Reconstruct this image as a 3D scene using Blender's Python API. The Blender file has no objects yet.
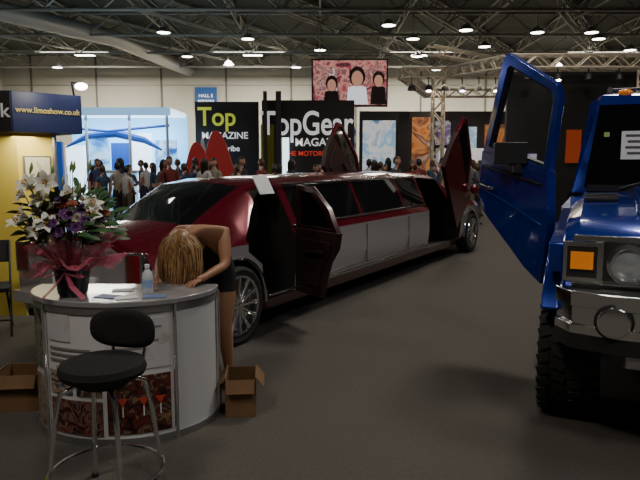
import bpy, bmesh, math, random
from mathutils import Vector, Matrix
random.seed(7)
S=bpy.context.scene
COL=S.collection
pi=math.pi
# ---------------------------------------------------------------- materials
def mat(name,col,rough=.5,metal=0,emit=0,coat=0,noise=0,nscale=8,alpha=1,bump=0,ecol=None,trans=0):
    m=bpy.data.materials.new(name); m.use_nodes=True
    nt=m.node_tree; b=nt.nodes['Principled BSDF']
    c=(col[0],col[1],col[2],1)
    b.inputs['Base Color'].default_value=c
    b.inputs['Roughness'].default_value=rough
    b.inputs['Metallic'].default_value=metal
    b.inputs['Coat Weight'].default_value=coat
    b.inputs['Coat Roughness'].default_value=.05
    b.inputs['Transmission Weight'].default_value=trans
    if emit:
        e=ecol or col
        b.inputs['Emission Color'].default_value=(e[0],e[1],e[2],1)
        b.inputs['Emission Strength'].default_value=emit
    b.inputs['Alpha'].default_value=alpha
    if noise or bump:
        tc=nt.nodes.new('ShaderNodeTexCoord'); n=nt.nodes.new('ShaderNodeTexNoise')
        n.inputs['Scale'].default_value=nscale; n.inputs['Detail'].default_value=6
        nt.links.new(tc.outputs['Object'],n.inputs['Vector'])
        if noise:
            r=nt.nodes.new('ShaderNodeValToRGB')
            r.color_ramp.elements[0].position=.3; r.color_ramp.elements[1].position=.7
            r.color_ramp.elements[0].color=tuple(max(0,x*(1-noise)) for x in col)+(1,)
            r.color_ramp.elements[1].color=tuple(min(1,x*(1+noise)) for x in col)+(1,)
            nt.links.new(n.outputs['Fac'],r.inputs['Fac']); nt.links.new(r.outputs['Color'],b.inputs['Base Color'])
        if bump:
            bp=nt.nodes.new('ShaderNodeBump'); bp.inputs['Strength'].default_value=bump; bp.inputs['Distance'].default_value=.01
            nt.links.new(n.outputs['Fac'],bp.inputs['Height']); nt.links.new(bp.outputs['Normal'],b.inputs['Normal'])
    return m
def poster(name,cols,scale=4,emit=0,kind='N',dist=1.5):
    m=bpy.data.materials.new(name); m.use_nodes=True
    nt=m.node_tree; b=nt.nodes['Principled BSDF']; b.inputs['Roughness'].default_value=.35
    tc=nt.nodes.new('ShaderNodeTexCoord')
    if kind=='N':
        n=nt.nodes.new('ShaderNodeTexNoise'); n.inputs['Detail'].default_value=4; n.inputs['Distortion'].default_value=dist; out='Fac'
    else:
        n=nt.nodes.new('ShaderNodeTexVoronoi'); out='Color'
    n.inputs['Scale'].default_value=scale
    nt.links.new(tc.outputs['Object'],n.inputs['Vector'])
    r=nt.nodes.new('ShaderNodeValToRGB'); r.color_ramp.interpolation='LINEAR' if kind=='N' else 'CONSTANT'
    el=r.color_ramp.elements
    k=len(cols)
    lo,hi=(.33,.67) if kind=='N' else (.1,.8)
    while len(el)<k: el.new(.5)
    for i,c in enumerate(cols):
        el[i].position=lo+(hi-lo)*i/max(1,k-1); el[i].color=(c[0],c[1],c[2],1)
    nt.links.new(n.outputs[out],r.inputs['Fac']); nt.links.new(r.outputs['Color'],b.inputs['Base Color'])
    if emit:
        nt.links.new(r.outputs['Color'],b.inputs['Emission Color']); b.inputs['Emission Strength'].default_value=emit
    return m
RED=mat('limo_red_paint',(.14,.006,.018),.22,.4,coat=1)
SILV=mat('limo_silver_paint',(.60,.57,.60),.24,.65,coat=.8)
BLUE=mat('truck_blue_paint',(.006,.034,.33),.2,.45,coat=1)
GLASS=mat('tinted_glass',(.006,.006,.008),.04,0,coat=1)
DARK=mat('dark_interior',(.012,.009,.009),.7)
LEATH=mat('dark_leather',(.03,.015,.015),.45)
CHROME=mat('chrome',(.80,.80,.81),.14,1)
ALU=mat('aluminium',(.45,.45,.46),.35,.9)
RUB=mat('tire_rubber',(.018,.018,.018),.7,bump=.4,nscale=60)
BLACK=mat('black_plastic',(.015,.015,.016),.5)
FAB=mat('black_fabric',(.008,.008,.009),.9,bump=.5,nscale=150)
WHITE=mat('white_laminate',(.58,.58,.58),.35)
PAPER=mat('paper',(.75,.76,.78),.6)
AMBER=mat('amber_lens',(.85,.25,.02),.2,emit=.2,coat=1)
REDL=mat('red_lens',(.35,.01,.01),.15,coat=1)
HEADL=mat('headlamp_glass',(.7,.75,.8),.08,.7,coat=1)
CARD=mat('cardboard',(.17,.09,.04),.85,noise=.15,nscale=5)
YEL=mat('yellow_panel',(.70,.54,.09),.5)
NAVY=mat('navy_fascia',(.018,.028,.10),.45)
BLK=mat('black_banner',(.008,.008,.009),.6)
LAMP=mat('lamp_glow',(1,.96,.85),.5,emit=14)
STEEL=mat('roof_steel',(.34,.34,.30),.55,.2)
# ---------------------------------------------------------------- mesh builder
class MB:
    def __init__(s): s.v=[];s.f=[];s.mi=[];s.mats=[];s.M=Matrix()
    def mid(s,m):
        if m not in s.mats: s.mats.append(m)
        return s.mats.index(m)
    def add(s,vs,fs,m):
        o=len(s.v); s.v+= [s.M@Vector(p) for p in vs]
        if isinstance(m,list): ids=[s.mid(x) for x in m]
        else: ids=[s.mid(m)]*len(fs)
        for f,i in zip(fs,ids): s.f.append([o+k for k in f]); s.mi.append(i)
    def box(s,c,d,m,rz=0,R=None):
        R=R or Matrix.Rotation(rz,3,'Z'); c=Vector(c)
        vs=[c+R@Vector((x*d[0]/2,y*d[1]/2,z*d[2]/2)) for x in(-1,1) for y in(-1,1) for z in(-1,1)]
        s.add(vs,[(0,1,3,2),(4,6,7,5),(0,4,5,1),(2,3,7,6),(0,2,6,4),(1,5,7,3)],m)
    def path(s,pts,r,m,n=8,closed=False,flat=1):
        pts=[Vector(p) for p in pts]; k=len(pts)
        rs=r if isinstance(r,(list,tuple)) else [r]*k
        vs=[];fs=[];up=None
        for i,p in enumerate(pts):
            if closed: t=pts[(i+1)%k]-pts[i-1]
            else: t=pts[min(i+1,k-1)]-pts[max(i-1,0)]
            if t.length<1e-9: t=Vector((0,0,1))
            t.normalize()
            if up is None: up=Vector((0,0,1)) if abs(t.z)<.9 else Vector((1,0,0))
            a=up-t*up.dot(t)
            if a.length<1e-4: a=t.orthogonal()
            a.normalize(); up=a; b=t.cross(a)
            for j in range(n):
                w=2*pi*j/n; vs.append(p+(a*math.cos(w)*flat+b*math.sin(w))*rs[i])
        for i in range(k if closed else k-1):
            i2=(i+1)%k
            for j in range(n): fs.append((i*n+j,i*n+(j+1)%n,i2*n+(j+1)%n,i2*n+j))
        if not closed: fs+= [tuple(range(n))[::-1],tuple((k-1)*n+j for j in range(n))]
        s.add(vs,fs,m)
    def tube(s,p,q,r,m,n=8,r2=None): s.path([p,q],[r,r if r2 is None else r2],m,n)
    def lathe(s,prof,m,n=24,c=(0,0,0),ax='Z',sc=(1,1)):
        c=Vector(c); vs=[];fs=[]
        for r,z in prof:
            for j in range(n):
                w=2*pi*j/n; a,b=r*math.cos(w)*sc[0],r*math.sin(w)*sc[1]
                vs.append(c+(Vector((a,b,z)) if ax=='Z' else Vector((a,z,b)) if ax=='Y' else Vector((z,a,b))))
        for i in range(len(prof)-1):
            for j in range(n):
                fs.append((i*n+j,i*n+(j+1)%n,(i+1)*n+(j+1)%n,(i+1)*n+j))
        s.add(vs,fs,m)
    def ball(s,c,r,m,nu=16,nv=10,R=None):
        if not isinstance(r,(tuple,list)): r=(r,r,r)
        c=Vector(c); vs=[];fs=[]
        for i in range(nv+1):
            t=pi*i/nv
            for j in range(nu):
                w=2*pi*j/nu; p=Vector((r[0]*math.sin(t)*math.cos(w),r[1]*math.sin(t)*math.sin(w),r[2]*math.cos(t)))
                if R: p=R@p
                vs.append(c+p)
        for i in range(nv):
            for j in range(nu): fs.append((i*nu+j,i*nu+(j+1)%nu,(i+1)*nu+(j+1)%nu,(i+1)*nu+j))
        s.add(vs,fs,m)
    def prism(s,loop,vec,m,m2=None):
        loop=[Vector(p) for p in loop]; vec=Vector(vec); n=len(loop)
        fs=[tuple(range(n))[::-1],tuple(range(n,2*n))]+[(i,(i+1)%n,n+(i+1)%n,n+i) for i in range(n)]
        s.add(loop+[p+vec for p in loop],fs,[m,m2 or m]+[m]*n)
    def ring(s,outer,inner,vec,m):
        n=len(outer); vec=Vector(vec)
        o=[Vector(p) for p in outer]; i_=[Vector(p) for p in inner]
        vs=o+i_+[p+vec for p in o]+[p+vec for p in i_]; fs=[]
        for k in range(n):
            k2=(k+1)%n
            fs+=[(k,k2,n+k2,n+k),(2*n+k,3*n+k,3*n+k2,2*n+k2),(k,2*n+k,2*n+k2,k2),(n+k,n+k2,3*n+k2,3*n+k)]
        s.add(vs,fs,m)
    def mesh(s,name,ang=35,weld=True):
        me=bpy.data.meshes.new(name)
        me.from_pydata([tuple(p) for p in s.v],[],s.f)
        for m in s.mats: me.materials.append(m)
        for p,i in zip(me.polygons,s.mi): p.material_index=i
        bm=bmesh.new(); bm.from_mesh(me)
        if weld: bmesh.ops.remove_doubles(bm,verts=bm.verts,dist=1e-5)
        bmesh.ops.recalc_face_normals(bm,faces=bm.faces)
        bm.to_mesh(me); bm.free()
        for p in me.polygons: p.use_smooth=True
        me.set_sharp_from_angle(angle=math.radians(ang))
        return me
    def build(s,name,parent=None,ang=35,bevel=0,loc=None,rz=0,weld=True):
        me=s.mesh(name,ang,weld); ob=bpy.data.objects.new(name,me); COL.objects.link(ob)
        if parent: ob.parent=parent
        if loc: ob.location=loc
        if rz: ob.rotation_euler[2]=rz
        if bevel:
            b=ob.modifiers.new('bevel','BEVEL'); b.width=bevel; b.segments=2; b.limit_method='ANGLE'; b.angle_limit=math.radians(40)
        return ob
def empty(name,loc=(0,0,0),rz=0):
    e=bpy.data.objects.new(name,None); COL.objects.link(e); e.location=loc; e.rotation_euler[2]=rz; e.empty_display_size=.2
    return e
def boolean(ob,cutters):
    for c in cutters:
        md=ob.modifiers.new('b','BOOLEAN'); md.operation='DIFFERENCE'; md.object=c; md.solver='EXACT'
    dg=bpy.context.evaluated_depsgraph_get(); dg.update()
    me=bpy.data.meshes.new_from_object(ob.evaluated_get(dg))
    ob.modifiers.clear(); ob.data=me
    for c in cutters: bpy.data.objects.remove(c)
    for p in me.polygons: p.use_smooth=True
    me.set_sharp_from_angle(angle=math.radians(30))
def text(body,size,m,loc,rot,parent=None,name='lettering',ext=.01,align='CENTER',sx=1):
    c=bpy.data.curves.new(name,'FONT'); c.body=body; c.size=size; c.extrude=ext; c.align_x=align; c.align_y='CENTER'; c.offset=size*.012
    c.materials.append(m); o=bpy.data.objects.new(name,c); COL.objects.link(o)
    o.location=loc; o.rotation_euler=rot; o.scale=(sx,1,1)
    if parent: o.parent=parent
    return o
def area(name,loc,size,energy,col=(1,.95,.85),rot=(0,0,0),parent=None,sy=None):
    l=bpy.data.lights.new(name,'AREA'); l.size=size; l.energy=energy; l.color=col
    if sy: l.shape='RECTANGLE'; l.size_y=sy
    o=bpy.data.objects.new(name,l); COL.objects.link(o); o.location=loc; o.rotation_euler=rot
    if parent:o.parent=parent
    return o
# ---------------------------------------------------------------- room
X0,X1,Y0,Y1,H=-22,26,-6,44,9.0
floorm=mat('grey_carpet',(.072,.064,.055),.95,noise=.14,nscale=40,bump=.3)
wallm=mat('hall_wall_paint',(.56,.53,.43),.8,noise=.06,nscale=.6)
ceilm=mat('roof_deck',(.06,.07,.055),.8,noise=.2,nscale=1)
b=MB(); b.box(((X0+X1)/2,(Y0+Y1)/2,-.05),(X1-X0,Y1-Y0,.1),floorm); b.build('floor')
b=MB(); b.box(((X0+X1)/2,(Y0+Y1)/2,H+.05),(X1-X0,Y1-Y0,.1),ceilm); b.build('ceiling')
b=MB(); b.box(((X0+X1)/2,Y1+.1,H/2),(X1-X0,.2,H),wallm)
wj=mat('wall_joint',(.18,.17,.15),.7)
for x in (-20,-15.5,-11,-6.5,-2,2.5,7,11.5,16,20.5):
    b.box((x,Y1-.02,H/2),(.12,.1,H),wj)
b.box(((X0+X1)/2,Y1-.03,7.0),(X1-X0,.06,.08),STEEL)
b.build('wall_back')
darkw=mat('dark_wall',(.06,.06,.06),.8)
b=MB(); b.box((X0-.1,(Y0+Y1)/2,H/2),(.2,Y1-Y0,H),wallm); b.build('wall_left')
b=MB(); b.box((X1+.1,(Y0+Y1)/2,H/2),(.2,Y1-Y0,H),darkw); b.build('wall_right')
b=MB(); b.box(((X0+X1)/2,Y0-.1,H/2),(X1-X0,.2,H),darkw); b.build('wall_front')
def truss(b,p,q,h,w,m,step=1.0,rc=.045,rb=.028,n=5):
    p=Vector(p);q=Vector(q);d=(q-p);L=d.length;d.normalize()
    side=d.cross(Vector((0,0,1)))
    if side.length<.1: side=Vector((1,0,0))
    side.normalize(); up=side.cross(d)
    cs=[up*h/2+side*w/2,up*h/2-side*w/2,-up*h/2+side*w/2,-up*h/2-side*w/2]
    if w==0: cs=[up*h/2,-up*h/2]
    for c in cs: b.tube(p+c,q+c,rc,m,n)
    k=max(2,int(L/step)); prs=[(0,1)] if w==0 else [(0,2),(1,3),(0,1),(2,3)]
    for i in range(k):
        a=p+d*L*i/k; e=p+d*L*(i+1)/k
        for x,y in prs:
            if i%2: x,y=y,x
            b.tube(a+cs[x],e+cs[y],rb,m,4)
b=MB()
for y in (14,20,26,31,36,41): truss(b,(X0,y,8.3),(X1,y,8.3),1.0,0,STEEL,1.2,.07,.045)
for x in range(-20,26,4): truss(b,(x,10,8.65),(x,Y1,8.65),.5,0,STEEL,1.0,.05,.03)
for k in range(7):
    truss(b,(-20+6*k,27,8.5),(-10+6*k,Y1,8.5),.7,.3,STEEL,1.2,.05,.03)
b.build('roof_trusses',weld=False)
b=MB(); duct=mat('duct_metal',(.5,.5,.48),.4,.5)
b.path([(-15,24,8.0),(-10.5,33,8.0),(-9.0,43.9,8.0)],.42,duct,16)
for t in range(5): b.tube((-14.6+t*.9,25+t*1.8,8.3),(-14.6+t*.9,25+t*1.8,9.0),.02,STEEL,5)
b.build('ventilation_duct')
def hang_lamp(x,y,z=7.6):
    b=MB(); b.tube((0,0,.2),(0,0,H-z),.02,STEEL,6)
    b.lathe([(.02,.28),(.12,.25),(.30,.05),(.34,0),(.31,0),(.1,.2),(.0,.21)],ALU,16)
    b.lathe([(0,.0),(.29,.0),(.29,.03),(0,.04)],LAMP,16)
    b.build('high_bay_lamp',loc=(x,y,z))
for x,y in [(-7.2,29.5),(-7.5,36),(-3.5,31),(-5.6,39),(0,34),(1.6,40),(4.5,31),(5.5,36),(8.5,33),(7.5,41),(11.5,36),(13.5,31),(15,40),(-16.5,40),(10,29.5),(16.5,34),(3.0,28),(-1.5,40),(6.6,29),(12.5,29.5)]:
    hang_lamp(x,y)
# ---------------------------------------------------------------- wheels
def wheel(name,parent,x,y,r,w,side,spokes=14,rimr=.7,tread=False):
    b=MB(); R=r; rr=r*rimr; h=w/2
    b.lathe([(rr,-h*.9),(R*.9,-h),(R*.98,-h*.85),(R,-h*.5),(R,h*.5),(R*.98,h*.85),(R*.9,h),(rr,h*.9),(rr*.97,h*.6),(rr*.97,-h*.9)],RUB,48,ax='Y')
    if tread:
        for k in range(36):
            a=2*pi*k/36
            for j,oy in enumerate((-.40,-.14,.14,.40)):
                aa=a+(j%2)*pi/36
                M=Matrix.Rotation(-aa,3,'Y')
                b.box(M@Vector((0,0,R-.002))+Vector((0,oy*w,0)),(.050,w*.2,.028),RUB,R=M@Matrix.Rotation(.3*(-1)**j,3,'Z'))
    o=side*h
    b.lathe([(rr*.99,o*.95),(rr*.93,o*.93),(rr*.9,o*.3),(rr*.9,-o*.6),(0,-o*.6)],ALU,40,ax='Y')
    b.lathe([(rr*.86,o*.2),(rr*.92,o*.92),(rr*1.0,o*.97),(rr*1.01,o*.9)],CHROME,40,ax='Y')
    for k in range(spokes):
        a=2*pi*k/spokes; c,s_=math.cos(a),math.sin(a)
        b.path([(c*rr*.12,o*.75,s_*rr*.12),(c*rr*.55,o*.8,s_*rr*.55),(c*rr*.93,o*.88,s_*rr*.93)],[rr*.085,rr*.05,rr*.07],CHROME,6)
    b.lathe([(0,o*.95),(rr*.12,o*.93),(rr*.2,o*.8),(rr*.22,o*.4)],CHROME,20,ax='Y')
    ob=b.build(name,parent); ob.location=(x,y,r); return ob
# ---------------------------------------------------------------- limousine
HD=math.atan2(.859,.512)
limo=empty('stretch_limousine',(-2.05,5.12,0),HD)
secs=[ # x,zb,zbelt,ztop,w,wt
(0,.36,.86,.99,.78,.55),(.05,.27,.92,1.04,.86,.58),(.35,.23,.98,1.08,.92,.6),(.85,.2,1.0,1.09,.94,.62),
(1.2,.2,1.0,1.27,.94,.63),(1.55,.2,1.01,1.43,.94,.64),(1.97,.2,1.01,1.48,.94,.66),(2.1,.2,1.01,1.485,.94,.66),(3.55,.2,1.01,1.5,.94,.67),(3.62,.2,1.01,1.5,.94,.67),
(4.9,.2,1.01,1.5,.94,.67),(4.97,.2,1.01,1.5,.94,.67),(5.68,.2,1.01,1.5,.94,.67),(5.8,.2,1.01,1.49,.94,.67),(6.7,.2,1.01,1.44,.94,.65),
(7.4,.2,1.0,1.07,.94,.66),(7.9,.2,.97,1.04,.93,.62),(8.4,.22,.93,1.0,.91,.58),(8.75,.28,.85,.95,.87,.56),(8.88,.36,.78,.86,.78,.5)]
def prof(s):
    x,zb,zl,zt,w,wt=s
    return [(0,zb),(w-.12,zb),(w-.03,zb+.14),(w,.62),(w-.01,zl-.09),(w-.07,zl),(wt,max(zl+.01,zt-.06)),(wt-.12,zt-.005),(0,zt+.025)]
b=MB(); vs=[];fs=[];ms=[]; n=17-1
for s in secs:
    P=prof(s); ring=[(s[0],-y,z) for y,z in P]+[(s[0],y,z) for y,z in P[1:-1][::-1]]
    vs+=ring
for i in range(len(secs)-1):
    xa,xb=secs[i][0],secs[i+1][0]; xm=(xa+xb)/2
    for j in range(n):
        fs.append((i*n+j,i*n+(j+1)%n,(i+1)*n+(j+1)%n,(i+1)*n+j))
        k=j if j<8 else 15-j
        m=RED
        if k==0: m=DARK
        elif k in(2,3): m=SILV
        elif k==1 and xm<.5: m=SILV
        elif k==5 and 1.55<xm<6.7 and (xb-xa)>.16: m=GLASS
        elif k in(7,) and (.85<xm<1.55 or 6.7<xm<7.4): m=GLASS
        ms.append(m)
fs.append(tuple(range(n))); ms.append(SILV)
fs.append(tuple((len(secs)-1)*n+j for j in range(n))); ms.append(SILV)
b.mid(DARK); b.add(vs,fs,ms); limob=b.build('body_shell')
mats=list(limob.data.materials)
def cutter(fn):
    c=MB(); fn(c); c.mats=list(mats); c.mi=[mats.index(DARK)]*len(c.f)
    return c.build('cut')
cs=[]
for xx in (1.0,7.93):
    for sd in (-1,1):
        cs.append(cutter(lambda c: c.lathe([(0,-.2),(.415,-.2),(.415,.3),(0,.3)],DARK,32,c=(xx,sd*.86,.37),ax='Y')))
cs.append(cutter(lambda c: c.prism([(1.40,-.42,.33),(1.95,-.42,.33),(1.95,-.42,1.38),(1.70,-.42,1.38),(1.40,-.42,1.16),(1.16,-.42,.95),(1.16,-.42,.84),(1.36,-.42,.7)],(0,-.8,0),DARK)))
for sd in(-1,1):
    cs.append(cutter(lambda c: c.prism([(5.75,sd*.4,.33),(7.3,sd*.4,.33),(7.3,sd*.4,.95),(6.95,sd*.4,1.05),(6.75,sd*.4,1.36),(5.75,sd*.4,1.4)],(0,sd*.8,0),DARK)))
boolean(limob,cs); limob.parent=limo
for xx,nm in((1.0,'rear'),(7.93,'front')):
    for sd in(-1,1):
        wheel('wheel_%s_%s'%(nm,'right' if sd<0 else 'left'),limo,xx,sd*.845,.365,.23,sd,12,.76)
        b=MB(); pts=[(xx+.425*math.cos(a),sd*.93,.37+.425*math.sin(a)) for a in [pi*k/16*1.06-.1 for k in range(17)]]
        b.path(pts,.016,CHROME,6); b.build('arch_trim',limo)
b=MB() # trim, lamps, plate
for sd in(-1,1):
    for xa,xb in ((1.97,5.72),):
        b.path([(xa,sd*.885,1.015),(xb,sd*.885,1.015)],.012,CHROME,6)
        b.path([(xa,sd*.7,1.435),(xb,sd*.7,1.45)],.010,CHROME,6)
    b.path([(1.45,sd*.945,.38),(5.7,sd*.945,.38)],.014,CHROME,6)
    for xv in(3.585,4.935): b.box((xv,sd*.938,.62),(.008,.012,.55),BLACK)
    b.box((.04,sd*.70,.82),(.1,.16,.24),REDL); b.box((.02,sd*.70,.82),(.06,.19,.27),CHROME)
    b.box((8.83,sd*.62,.72),(.12,.28,.2),HEADL)
    b.path([(.0,sd*.3,.30),(-.06,sd*.3,.30)],.04,CHROME,10)
b.box((-.02,0,.66),(.03,.52,.12),PAPER)
b.box((-.02,0,.9),(.03,.9,.03),CHROME)
b.box((-.04,0,.48),(.1,1.5,.1),SILV)
b.box((8.9,0,.68),(.06,.95,.32),CHROME)
for k in range(7): b.box((8.935,-.4+.133*k,.68),(.02,.07,.27),BLACK)
b.build('trim_and_lamps',limo,bevel=.008)
b=MB(); b.prism([(1.32,-.83,1.06),(1.42,-.83,1.06),(1.50,-.76,1.28)],(0,-.02,0),GLASS); b.build('quarter_glass',limo)
b=MB(); b.box((1.72,-.70,1.43),(.24,.012,.20),PAPER,R=Matrix.Rotation(-.5,3,'X')); b.build('price_notice',limo)
b=MB(); b.box((1.75,-.2,.55),(.7,.5,.2),LEATH); b.box((6.4,-.1,.6),(.5,.7,.2),LEATH); b.build('seats',limo,bevel=.04)
def door_panel(name,outline,win,parent,M,paint,inner,th=.07,mir=None):
    b=MB(); b.M=M
    b.prism([(a,0,z) for a,z in outline],(0,th,0),inner,paint)
    b.ring([(a,.01,z) for a,z in win[0]],[(a,.01,z) for a,z in win[1]],(0,th-.02,0),paint)
    b.prism([(a,th*.45,z) for a,z in win[1]],(0,.008,0),GLASS)
    az=[p[0] for p in outline]; zz=[p[1] for p in outline]
    ca=sum(az)/len(az); cz=sum(zz)/len(zz)
    b.prism([((a-ca)*.75+ca,-.02,(z-cz)*.7+cz) for a,z in outline],(0,.02,0),LEATH)
    b.path([(ca-.18,-.05,cz+.1),(ca+.16,-.05,cz+.13)],.022,BLACK,8)
    ob=b.build(name,parent,bevel=.008); return ob
wd=Vector((.55,-.835,0)).normalized(); c,s_=math.cos(-HD),math.sin(-HD)
ld=Vector((c*wd.x-s_*wd.y,s_*wd.x+c*wd.y,0))
nrm=Vector((0,0,1)).cross(ld)
Md=Matrix.Translation((1.95,-.93,0))@Matrix(((ld.x,nrm.x,0,0),(ld.y,nrm.y,0,0),(0,0,1,0),(0,0,0,1)))
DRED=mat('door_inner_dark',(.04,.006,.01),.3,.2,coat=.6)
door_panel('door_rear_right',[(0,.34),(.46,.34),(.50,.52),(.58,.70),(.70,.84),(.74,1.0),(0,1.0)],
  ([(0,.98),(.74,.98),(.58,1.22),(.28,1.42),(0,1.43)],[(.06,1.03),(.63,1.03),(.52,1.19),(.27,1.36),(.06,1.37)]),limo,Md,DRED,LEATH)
b=MB(); b.M=Md; b.prism([(.02,.071,.5),(.48,.071,.5),(.56,.071,.72),(.68,.071,.86),(.02,.071,.86)],(0,.006,0),SILV); b.build('door_rear_silver',limo)
for sd in(-1,1):
    phi=math.radians(45)
    ra=Vector((-math.cos(phi),0,math.sin(phi))); rz_=Vector((math.sin(phi),0,math.cos(phi)))
    tilt=Matrix.Rotation(sd*-.12,3,'X')
    ra=tilt@ra; rz_=tilt@rz_; ny=Vector((0,sd,0)); ny=tilt@ny
    hp=Vector((7.25,sd*.95,.84))
    M=Matrix(((ra.x,ny.x,rz_.x,hp.x),(ra.y,ny.y,rz_.y,hp.y),(ra.z,ny.z,rz_.z,hp.z),(0,0,0,1)))
    door_panel('door_front_'+('right' if sd<0 else 'left'),[(0,-.42),(1.5,-.42),(1.6,-.1),(1.6,.26),(0,.22)],
      ([(.15,.22),(1.6,.24),(1.6,.60),(1.45,.70),(.70,.64)],[(.30,.27),(1.52,.29),(1.52,.57),(1.42,.64),(.75,.58)]),limo,M,RED,LEATH)
    b=MB(); b.M=M; b.ball((.22,.16,.31),(.10,.09,.07),RED,14,8); b.tube((.22,.03,.26),(.22,.12,.30),.02,BLACK); b.build('mirror',limo)
# ---------------------------------------------------------------- off-road truck
TA=math.radians(25)
av=Vector((math.sin(TA),math.cos(TA),0))
hd=-av
truck=empty('offroad_truck',(2.39,3.76,0),math.atan2(hd.y,hd.x))
def loft(b,secs,m,capm=None):
    n=len(secs[0]); vs=[p for s in secs for p in s]; fs=[]
    for i in range(len(secs)-1):
        for j in range(n): fs.append((i*n+j,i*n+(j+1)%n,(i+1)*n+(j+1)%n,(i+1)*n+j))
    ms=[m]*len(fs); fs+= [tuple(range(n)),tuple((len(secs)-1)*n+j for j in range(n))]; ms+=[capm or m]*2
    b.add(vs,fs,ms)
def sec(x,zb,zt,w,ch=.08,crown=.02):
    return [(x,-w,zb),(x,-w,zt-ch),(x,-w+ch*1.2,zt),(x,0,zt+crown),(x,w-ch*1.2,zt),(x,w,zt-ch),(x,w,zb)]
b=MB()
loft(b,[sec(-1.12,.9,1.42,.85),sec(-.5,.9,1.385,.84),(sec(.2,.9,1.32,.83)),sec(.5,.92,1.25,.82),sec(.56,.94,1.20,.80)],BLUE)
b.prism([(-1.0,-.42,1.42),(.15,-.42,1.33),(.25,-.36,1.33),(.25,.36,1.33),(.15,.42,1.33),(-1.0,.42,1.42)],(0,0,.05),BLUE)
b.build('hood',truck,bevel=.02)
b=MB()
for k in range(4): b.box((-.72+.1*k,-.63,1.412-.006*k),(.05,.22,.02),BLACK)
for y in(-.3,.3): b.path([(-.95,y,1.50),(-.95,y,1.54),(-.75,y,1.53),(-.75,y,1.47)],.014,CHROME,6)
for sd in(-1,1):
    b.box((.585,sd*.70,1.09),(.05,.20,.23),CHROME); b.box((.605,sd*.70,1.09),(.03,.16,.18),BLACK); b.box((.62,sd*.70,1.10),(.03,.12,.10),AMBER)
b.box((.56,0,1.09),(.06,1.2,.27),CHROME)
b.box((.575,0,1.225),(.05,1.5,.03),CHROME); b.box((.575,0,.975),(.05,1.5,.025),CHROME)
for y in(-.46,.46):
    b.box((.59,y,1.09),(.02,.26,.24),BLACK)
    b.lathe([(.112,0),(.112,.05),(.092,.055),(.086,.03)],CHROME,28,c=(.595,y,1.09),ax='X')
    b.lathe([(.086,.03),(.05,.045),(0,.05)],HEADL,28,c=(.595,y,1.09),ax='X')
for k in range(6): b.box((.60,-.275+.11*k,1.09),(.03,.07,.17),BLACK)
b.build('grille_and_lamps',truck,bevel=.006)
b=MB() # bumper
out=[(.50,-.84),(.62,-.83),(.76,-.74),(.82,-.5),(.82,.5),(.76,.74),(.62,.83),(.50,.84)]
b.prism([(x,y,.62) for x,y in out],(0,0,.09),BLACK)
b.prism([(x,y,.71) for x,y in out],(0,0,.05),CHROME)
b.prism([(x-.02,y*.99,.76) for x,y in out],(0,0,.10),CHROME)
b.prism([(x,y,.86) for x,y in out],(0,0,.085),CHROME)
b.box((.52,0,.97),(.14,1.5,.05),BLACK)
for y in(-.52,.52):
    b.lathe([(.10,0),(.10,.02),(0,.02)],BLACK,24,c=(.795,y,.80),ax='X')
    b.lathe([(.085,0),(.085,.04),(.07,.045),(0,.03)],CHROME,24,c=(.80,y,.80),ax='X')
b.prism([(.80,-.45,.55),(.80,.45,.55),(.4,.6,.5),(.4,-.6,.5)],(0,0,.1),ALU)
for y in(-.30,.30): b.path([(.82,y,.66),(.92,y,.66),(.92,y,.76),(.82,y,.76)],.018,CHROME,8)
b.build('bumper',truck,bevel=.010)
b=MB()
def bs(x,zb,zt,w): return [(x,-w+.05,zb),(x,-w,zb+.1),(x,-w,zt-.06),(x,-w+.06,zt),(x,w-.06,zt),(x,w,zt-.06),(x,w,zb+.1),(x,w-.05,zb)]
loft(b,[bs(-.62,.62,1.30,.90),bs(-1.12,.62,1.42,.93),bs(-4.1,.62,1.44,.93)],BLUE)
b.mid(DARK);lower=b.build('body_lower')
mats=list(lower.data.materials)
cs=[cutter(lambda c: c.prism([(-.9,-.5,.75),(-1.8,-.5,.75),(-1.8,-.5,1.6),(-1.12,-.5,1.6),(-.9,-.5,1.3)],(0,-.6,0),DARK))]
for xx in(-3.1,):
    cs.append(cutter(lambda c: c.lathe([(0,-.3),(.52,-.3),(.52,.3),(0,.3)],DARK,32,c=(xx,-.85,.5),ax='Y')))
boolean(lower,cs); lower.parent=truck
b=MB()
loft(b,[[(-1.10,-.86,1.41),(-1.36,-.76,2.15),(-1.46,-.68,2.22),(-1.46,.68,2.22),(-1.36,.76,2.15),(-1.10,.86,1.41)],
        [(-4.05,-.86,1.41),(-4.0,-.76,2.15),(-3.9,-.68,2.22),(-3.9,.68,2.22),(-4.0,.76,2.15),(-4.05,.86,1.41)]],BLUE)
b.mid(DARK); cab=b.build('cab'); mats=list(cab.data.materials)
cs=[cutter(lambda c: c.prism([(-1.3,-.45,1.3),(-1.8,-.45,1.3),(-1.8,-.45,2.1),(-1.52,-.45,2.1)],(0,-.6,0),DARK))]
boolean(cab,cs); cab.parent=truck
b=MB() # glass
def lerp(a,b_,t): return Vector(a).lerp(Vector(b_),t)
A,B_,C_,D_=(-1.10,-.86,1.41),(-1.36,-.76,2.15),(-1.36,.76,2.15),(-1.10,.86,1.41)
def q(s,t):
    return lerp(lerp(A,D_,s),lerp(B_,C_,s),t)+Vector((.012,0,.004))
b.prism([q(.05,.06),q(.05,.96),q(.49,.96),q(.49,.06)],(.008,0,.003),GLASS)
b.prism([q(.51,.06),q(.51,.96),q(.95,.96),q(.95,.06)],(.008,0,.003),GLASS)
for s0 in(.2,.55): b.path([q(s0,.04)+Vector((.03,0,0)),q(s0+.25,.22)+Vector((.03,0,0))],.012,BLACK,6)
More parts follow.
